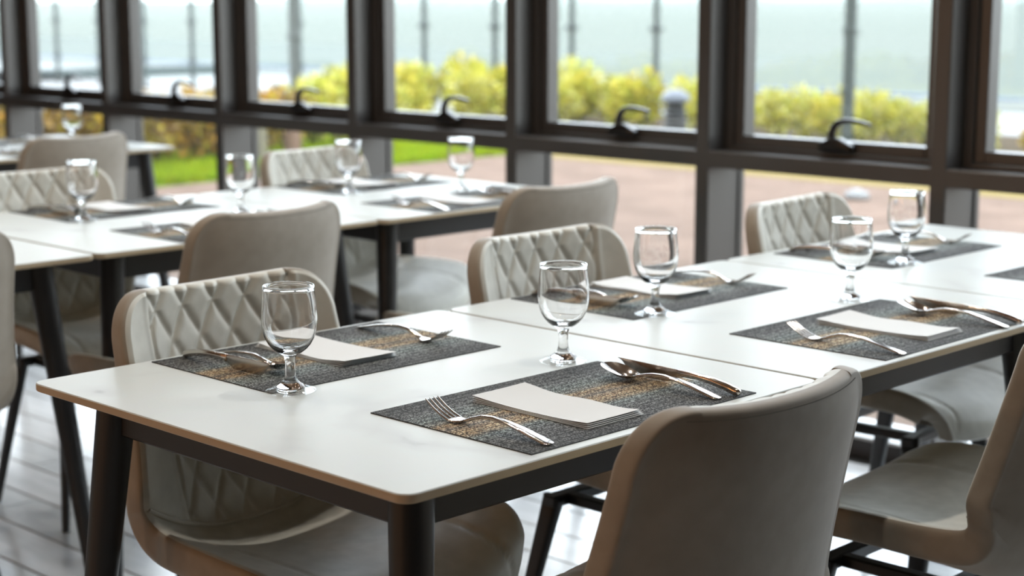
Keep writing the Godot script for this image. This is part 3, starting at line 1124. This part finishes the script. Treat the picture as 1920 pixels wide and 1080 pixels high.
func make_spoon() -> Node3D:
	var t := thing("spoon", "", "spoon")
	var g := Geo.new()
	path_loft(g, [[0.1035, 0.0016, 0.004, 0.0008], [0.1025, 0.0019, 0.0075, 0.0013], [0.098, 0.0026, 0.009, 0.0017], [0.08, 0.0064, 0.0092, 0.0019], [0.055, 0.0116, 0.0078, 0.0021], [0.03, 0.0156, 0.0058, 0.0023], [0.005, 0.0172, 0.0044, 0.0025], [-0.015, 0.0162, 0.0036, 0.0026], [-0.030, 0.0130, 0.0034, 0.0026], [-0.040, 0.0108, 0.0044, 0.0022], [-0.0455, 0.0098, 0.0062, 0.0015]], 14, 2.6)
	part("handle", g, M.steel, t)
	g = Geo.new()
	var top := []
	var low := []
	for i in 13:
		var r := i / 12.0
		var a := PackedVector3Array()
		var b := PackedVector3Array()
		for j in 40:
			var th := TAU * j / 40
			var zz := cos(th)
			var w := 0.0212 * (1.0 - 0.16 * zz - 0.06 * zz * zz)     # broader towards the tip (-z is the tip)
			var p := Vector3(sin(th) * w * r, 0, -0.073 + 0.0335 * zz * r)
			var rim := 0.0108 + 0.0095 * smoothstep(-0.05, -0.107, p.z)
			var depth := 0.0082 * (1.0 - r * r)
			p.y = rim - depth
			a.append(p)
			b.append(p - Vector3(0, 0.0013 * (1.0 - 0.55 * r), 0))
		top.append(a)
		low.append(b)
	g.grid(top, true)
	low.reverse()
	g.grid([top[-1], low[0]], true)
	g.grid(low, true)
	part("bowl", g, M.steel, t)
	return t


func make_knife() -> Node3D:
	# stands on its cutting edge and on the butt of its handle
	var t := thing("table_knife", "", "knife")
	var g := Geo.new()
	path_loft(g, [[0.1085, 0.0045, 0.002, 0.0025], [0.1075, 0.0050, 0.0042, 0.0046], [0.102, 0.0062, 0.0056, 0.0056], [0.085, 0.0105, 0.0058, 0.0056], [0.06, 0.0145, 0.0052, 0.0052], [0.035, 0.0165, 0.0045, 0.0048], [0.012, 0.0165, 0.0038, 0.0050], [0.0, 0.0155, 0.0030, 0.0060]], 16, 2.6)
	part("handle", g, M.steel, t)
	g = Geo.new()
	var rows := []
	var n := 26
	for i in n + 1:
		var f := float(i) / n
		var z := 0.004 - 0.116 * f
		var spine := 0.0212 + 0.0012 * sin(f * PI * 0.5)
		var edge := lerpf(0.0095, 0.0006, smoothstep(0.0, 0.22, f))
		edge = lerpf(edge, spine - 0.0008, pow(smoothstep(0.66, 1.0, f), 1.6))
		var th := 0.0011 * (1.0 - 0.4 * f)
		rows.append(PackedVector3Array([Vector3(0, spine, z), Vector3(th, spine - 0.0006, z), Vector3(th * 0.9, lerpf(edge, spine, 0.5), z), Vector3(0.0001, edge, z), Vector3(-0.0001, edge, z), Vector3(-th * 0.9, lerpf(edge, spine, 0.5), z), Vector3(-th, spine - 0.0006, z)]))
	g.grid(rows, true)
	g.poly(Array(rows[0]))
	part("blade", g, M.blade, t)
	return t


func make_glass() -> Node3D:
	var t := thing("water_glass", "", "glass")
	var seg := 64
	var join_low := Vector2(0.0200, 0.0086)
	var join_high := Vector2(0.0088, 0.0505)
	var g := Geo.new()
	g.lathe([Vector2(0.0, 0.0006), Vector2(0.020, 0.0006), Vector2(0.030, 0.0001), Vector2(0.0345, 0.0001), Vector2(0.0358, 0.0010), Vector2(0.0357, 0.0024), Vector2(0.0340, 0.0036), Vector2(0.0270, 0.0058), join_low], seg)
	part("foot", g, M.glass_foot, t)
	g = Geo.new()
	g.lathe([Vector2(0.0, 0.0012), Vector2(0.0195, 0.0012), join_low, Vector2(0.0142, 0.0120), Vector2(0.0112, 0.0150), Vector2(0.0089, 0.0190), Vector2(0.0074, 0.0255), Vector2(0.0070, 0.033), Vector2(0.0071, 0.040), Vector2(0.0077, 0.0462), join_high], seg)
	part("stem", g, M.glass, t)
	g = Geo.new()
	var outer := [join_high, Vector2(0.0118, 0.0528), Vector2(0.0175, 0.0560), Vector2(0.0240, 0.0610), Vector2(0.0300, 0.0680), Vector2(0.0345, 0.0765), Vector2(0.0372, 0.0860), Vector2(0.0386, 0.0965), Vector2(0.0388, 0.1060), Vector2(0.0382, 0.1170), Vector2(0.0370, 0.1300), Vector2(0.0356, 0.1420), Vector2(0.0354, 0.1455), Vector2(0.0359, 0.1472), Vector2(0.0358, 0.1487), Vector2(0.0350, 0.1498), Vector2(0.0339, 0.1498), Vector2(0.0330, 0.1487), Vector2(0.0329, 0.1472), Vector2(0.0334, 0.1455)]
	var inner := [Vector2(0.0338, 0.1415), Vector2(0.0352, 0.1300), Vector2(0.0364, 0.1170), Vector2(0.0370, 0.1060), Vector2(0.0367, 0.0965), Vector2(0.0352, 0.0865), Vector2(0.0324, 0.0778), Vector2(0.0280, 0.0702), Vector2(0.0222, 0.0644), Vector2(0.0150, 0.0610), Vector2(0.0075, 0.0596), Vector2(0.0, 0.0592)]
	g.lathe(outer + inner, seg)
	part("bowl", g, M.glass, t)
	return t


func make_napkin() -> Node3D:
	var t := thing("napkin", "", "napkin")
	var layers := Geo.new()
	var w := 0.055
	var l := 0.105
	var shape := func(fx: float, fz: float, k: int) -> Vector3:
		var x := fx * w
		var z := fz * l
		var y := 0.0006 + 0.0007 * k
		y += 0.0016 * k / 3.0 * (0.4 + 0.6 * fx * fx * 0.5) + 0.0042 * (k / 3.0) * pow(maxf(0.0, -fz), 2.0) + 0.0030 * (k / 3.0) * pow(maxf(0.0, fz), 3.0)
		y += 0.0011 * (k / 3.0) * sin(fz * 5.5 + 0.8) * (0.5 + 0.5 * fx)
		return Vector3(x - 0.0012 * k * fx, y, z - 0.0015 * k)
	for k in 4:
		var up := []
		var dn := []
		for i in 15:
			var a := PackedVector3Array()
			var b := PackedVector3Array()
			for j in 9:
				var p: Vector3 = shape.call(-1.0 + 2.0 * j / 8.0, 1.0 - 2.0 * i / 14.0, k)
				a.append(p + Vector3(0, 0.0004, 0))
				b.append(p)
			up.append(a)
			dn.append(b)
		layers.grid(up)
		layers.grid(dn, false, true)
		for i in 14:                                     # the cut sides
			layers.poly([dn[i][8], dn[i + 1][8], up[i + 1][8], up[i][8]])
			layers.poly([dn[i + 1][0], dn[i][0], up[i][0], up[i + 1][0]])
		for j in 8:
			layers.poly([dn[0][j], dn[0][j + 1], up[0][j + 1], up[0][j]])
			layers.poly([dn[14][j + 1], dn[14][j], up[14][j], up[14][j + 1]])
		if k == 2:
			part("lower_folds", layers, M.napkin, t)
			layers = Geo.new()
	part("top_fold", layers, M.napkin, t)
	return t


func make_mat() -> Node3D:
	var t := thing("placemat", "", "placemat")
	var g := Geo.new()
	var hx := 0.225
	var hz := 0.1475
	var b := 0.0004
	g.poly([Vector3(-hx + b, MAT_T, hz - b), Vector3(hx - b, MAT_T, hz - b), Vector3(hx - b, MAT_T, -hz + b), Vector3(-hx + b, MAT_T, -hz + b)], [Vector2(0, 1), Vector2(1, 1), Vector2(1, 0), Vector2(0, 0)])
	part("weave", g, M.mat, t)
	g = Geo.new()
	g.box(Vector3(0, MAT_T * 0.5 - 0.00005, 0), Vector3(hx * 2, MAT_T - 0.0001, hz * 2), b)
	part("backing", g, M.gasket, t)
	return t


func build_settings() -> void:
	var proto := {"placemat": make_mat(), "napkin": make_napkin(), "fork": make_fork(), "spoon": make_spoon(), "table_knife": make_knife(), "water_glass": make_glass()}
	for k in proto:
		proto[k].set_meta("base", k)
	var words := {"placemat": "grey woven placemat with brown stripes", "napkin": "folded white paper napkin", "fork": "steel fork", "spoon": "steel spoon", "table_knife": "steel knife standing on its edge", "water_glass": "clear stemmed water glass"}
	var groups := {"placemat": "woven placemats", "napkin": "folded napkins", "fork": "forks", "spoon": "spoons", "table_knife": "table knives", "water_glass": "stemmed water glasses"}
	# mat centre x, z, far side, then shifts of napkin, fork, spoon, knife, glass in the setting's own axes, then the place
	var places := [
		[1.629, -1.4945, false, [-0.036, 0.013], [-0.180, 0.033], [0.154, 0.034], [0.188, 0.038], [0.190, -0.185], "nearest, before the large foreground chair"],
		[1.605, -1.970, true, [-0.004, 0.018], [-0.166, 0.022], [0.135, 0.022], [0.172, 0.030], [0.199, -0.157], "on the nearest table's far side, before quilted chair"],
		[2.388, -1.4817, false, [-0.002, 0.014], [-0.173, 0.045], [0.136, 0.052], [0.176, 0.052], [0.184, -0.185], "on the middle front-row table, near side"],
		[2.371, -1.9659, true, [-0.028, 0.030], [-0.188, 0.020], [0.140, 0.025], [0.176, 0.030], [0.161, -0.141], "on the middle front-row table, far side"],
		[3.160, -1.950, true, [0.000, 0.020], [-0.180, 0.020], [0.140, 0.020], [0.178, 0.028], [0.148, -0.128], "on the front row's window-end table, far side"],
		[3.212, -1.480, false, [0.0, 0.014], [-0.175, 0.04], [0.145, 0.04], [0.182, 0.04], [0.185, -0.185], "at the right frame edge, front-row window-end table"],
		[2.362, -3.288, false, [-0.01, 0.014], [-0.175, 0.04], [0.140, 0.04], [0.180, 0.04], [0.185, -0.185], "on the second row's middle table, near side"],
		[2.372, -3.776, true, [0.0, 0.014], [-0.178, 0.02], [0.140, 0.02], [0.178, 0.028], [0.195, -0.162], "on the second row's middle table, far side"],
		[3.130, -3.278, false, [-0.01, 0.014], [-0.175, 0.04], [0.140, 0.04], [0.180, 0.04], [0.185, -0.185], "on the second row's window-end table, near side"],
		[3.215, -3.771, true, [0.0, 0.014], [-0.178, 0.02], [0.140, 0.02], [0.178, 0.028], [0.195, -0.162], "on the second row's window-end table, far side"],
		[3.16, -5.42, false, [0.0, 0.014], [-0.175, 0.04], [0.140, 0.04], [0.180, 0.04], [0.185, -0.185], "on the third-row table, near side"],
		[3.15, -5.90, true, [0.0, 0.014], [-0.178, 0.02], [0.140, 0.02], [0.178, 0.028], [0.195, -0.162], "on the third-row table, far side"]]
	var kinds := ["napkin", "fork", "spoon", "table_knife", "water_glass"]
	for n in places.size():
		var p: Array = places[n]
		var turn := PI if p[2] else 0.0
		var sgn := -1.0 if p[2] else 1.0
		var items := [["placemat", [0.0, 0.0], 0.0]]
		for k in 5:
			items.append([kinds[k], p[3 + k], MAT_T + 0.0001])
		for it in items:
			var y: float = TOP + it[2]
			if it[0] == "placemat":
				y += 0.0001
			if it[0] == "water_glass" and not p[2]:
				y = TOP + 0.0001
			var pos := Vector3(p[0] + sgn * it[1][0], y, p[1] + sgn * it[1][1])
			var label: String = words[it[0]] + " " + p[8]
			if it[0] == "napkin" or it[0] == "fork" or it[0] == "spoon":
				turn = (PI if p[2] else 0.0) + (rng.randf_range(-0.02, 0.02) if n > 1 else 0.0)
			if n == 0:
				var o: Node3D = proto[it[0]]
				o.position = pos
				o.rotation.y = turn
				o.set_meta("label", label)
				o.set_meta("group", groups[it[0]])
			else:
				dup(proto[it[0]], pos, turn, label, groups[it[0]])


# ---------------------------------------------------------------- lamps
func build_lamps() -> void:
	var ring := Geo.new()
	ring.lathe([Vector2(0.062, 0.0), Vector2(0.062, -0.006), Vector2(0.05, -0.008), Vector2(0.047, 0.0)], 24, Vector3.ZERO, true)
	var rm := ring.mesh()
	var disc := Geo.new()
	disc.lathe([Vector2(0.0, -0.002), Vector2(0.047, -0.002)], 24, Vector3.ZERO, true)
	var dm := disc.mesh()
	for x in [1.0, 2.2, 3.3]:
		for z in [-5.2, -3.1, -1.35]:
			var t := thing("downlight", "small round warm downlight in the ceiling over the tables", "lamp", Vector3(x, CEIL, z), 0.0, "ceiling downlights")
			put("trim_ring", rm, M.lamp_ring, t)
			put("lamp_disc", dm, M.lamp_glow, t)
			var l := SpotLight3D.new()
			l.name = "beam"
			t.add_child(l)
			l.position = Vector3(0, -0.012, 0)
			l.rotation_degrees = Vector3(-90, 0, 0)
			l.spot_angle = 62.0
			l.spot_angle_attenuation = 0.6
			l.spot_range = 12.0
			l.spot_attenuation = 2.0
			l.light_size = 0.045
			l.light_color = Color(1.0, 0.975, 0.94)
			l.light_energy = 1.4
			l.shadow_enabled = true
	# unseen globe lamps added on the wood wall for warm fill
	for z in [-5.4, -3.6, -1.8]:
		var t := thing("fill_wall_lamp", "unseen globe lamp added on the brown wood wall for warm fill", "lamp", Vector3(-3.0, 1.35, z), 0.0, "added fill lamps")
		var g := Geo.new()
		g.box(Vector3(0.011, 0, 0), Vector3(0.02, 0.16, 0.09), 0.004)
		g.bar(Vector3(0.015, 0, 0), Vector3(0.11, 0, 0), 0.009, 0.009, 12)
		part("bracket", g, M.chair_metal, t)
		g = Geo.new()
		var prof := []
		for k in 17:
			prof.append(Vector2(0.09 * sin(PI * k / 16.0), -0.09 * cos(PI * k / 16.0)))
		g.lathe(prof, 32, Vector3(0.19, 0, 0))
		part("globe", g, M.globe_glow, t)
		var l := OmniLight3D.new()
		l.name = "globe_light"
		t.add_child(l)
		l.position = Vector3(0.19, 0, 0)
		l.omni_range = 14.0
		l.omni_attenuation = 2.0
		l.light_size = 0.085
		l.light_color = Color(1.0, 0.76, 0.52)
		l.light_energy = 1.0
		l.shadow_enabled = true
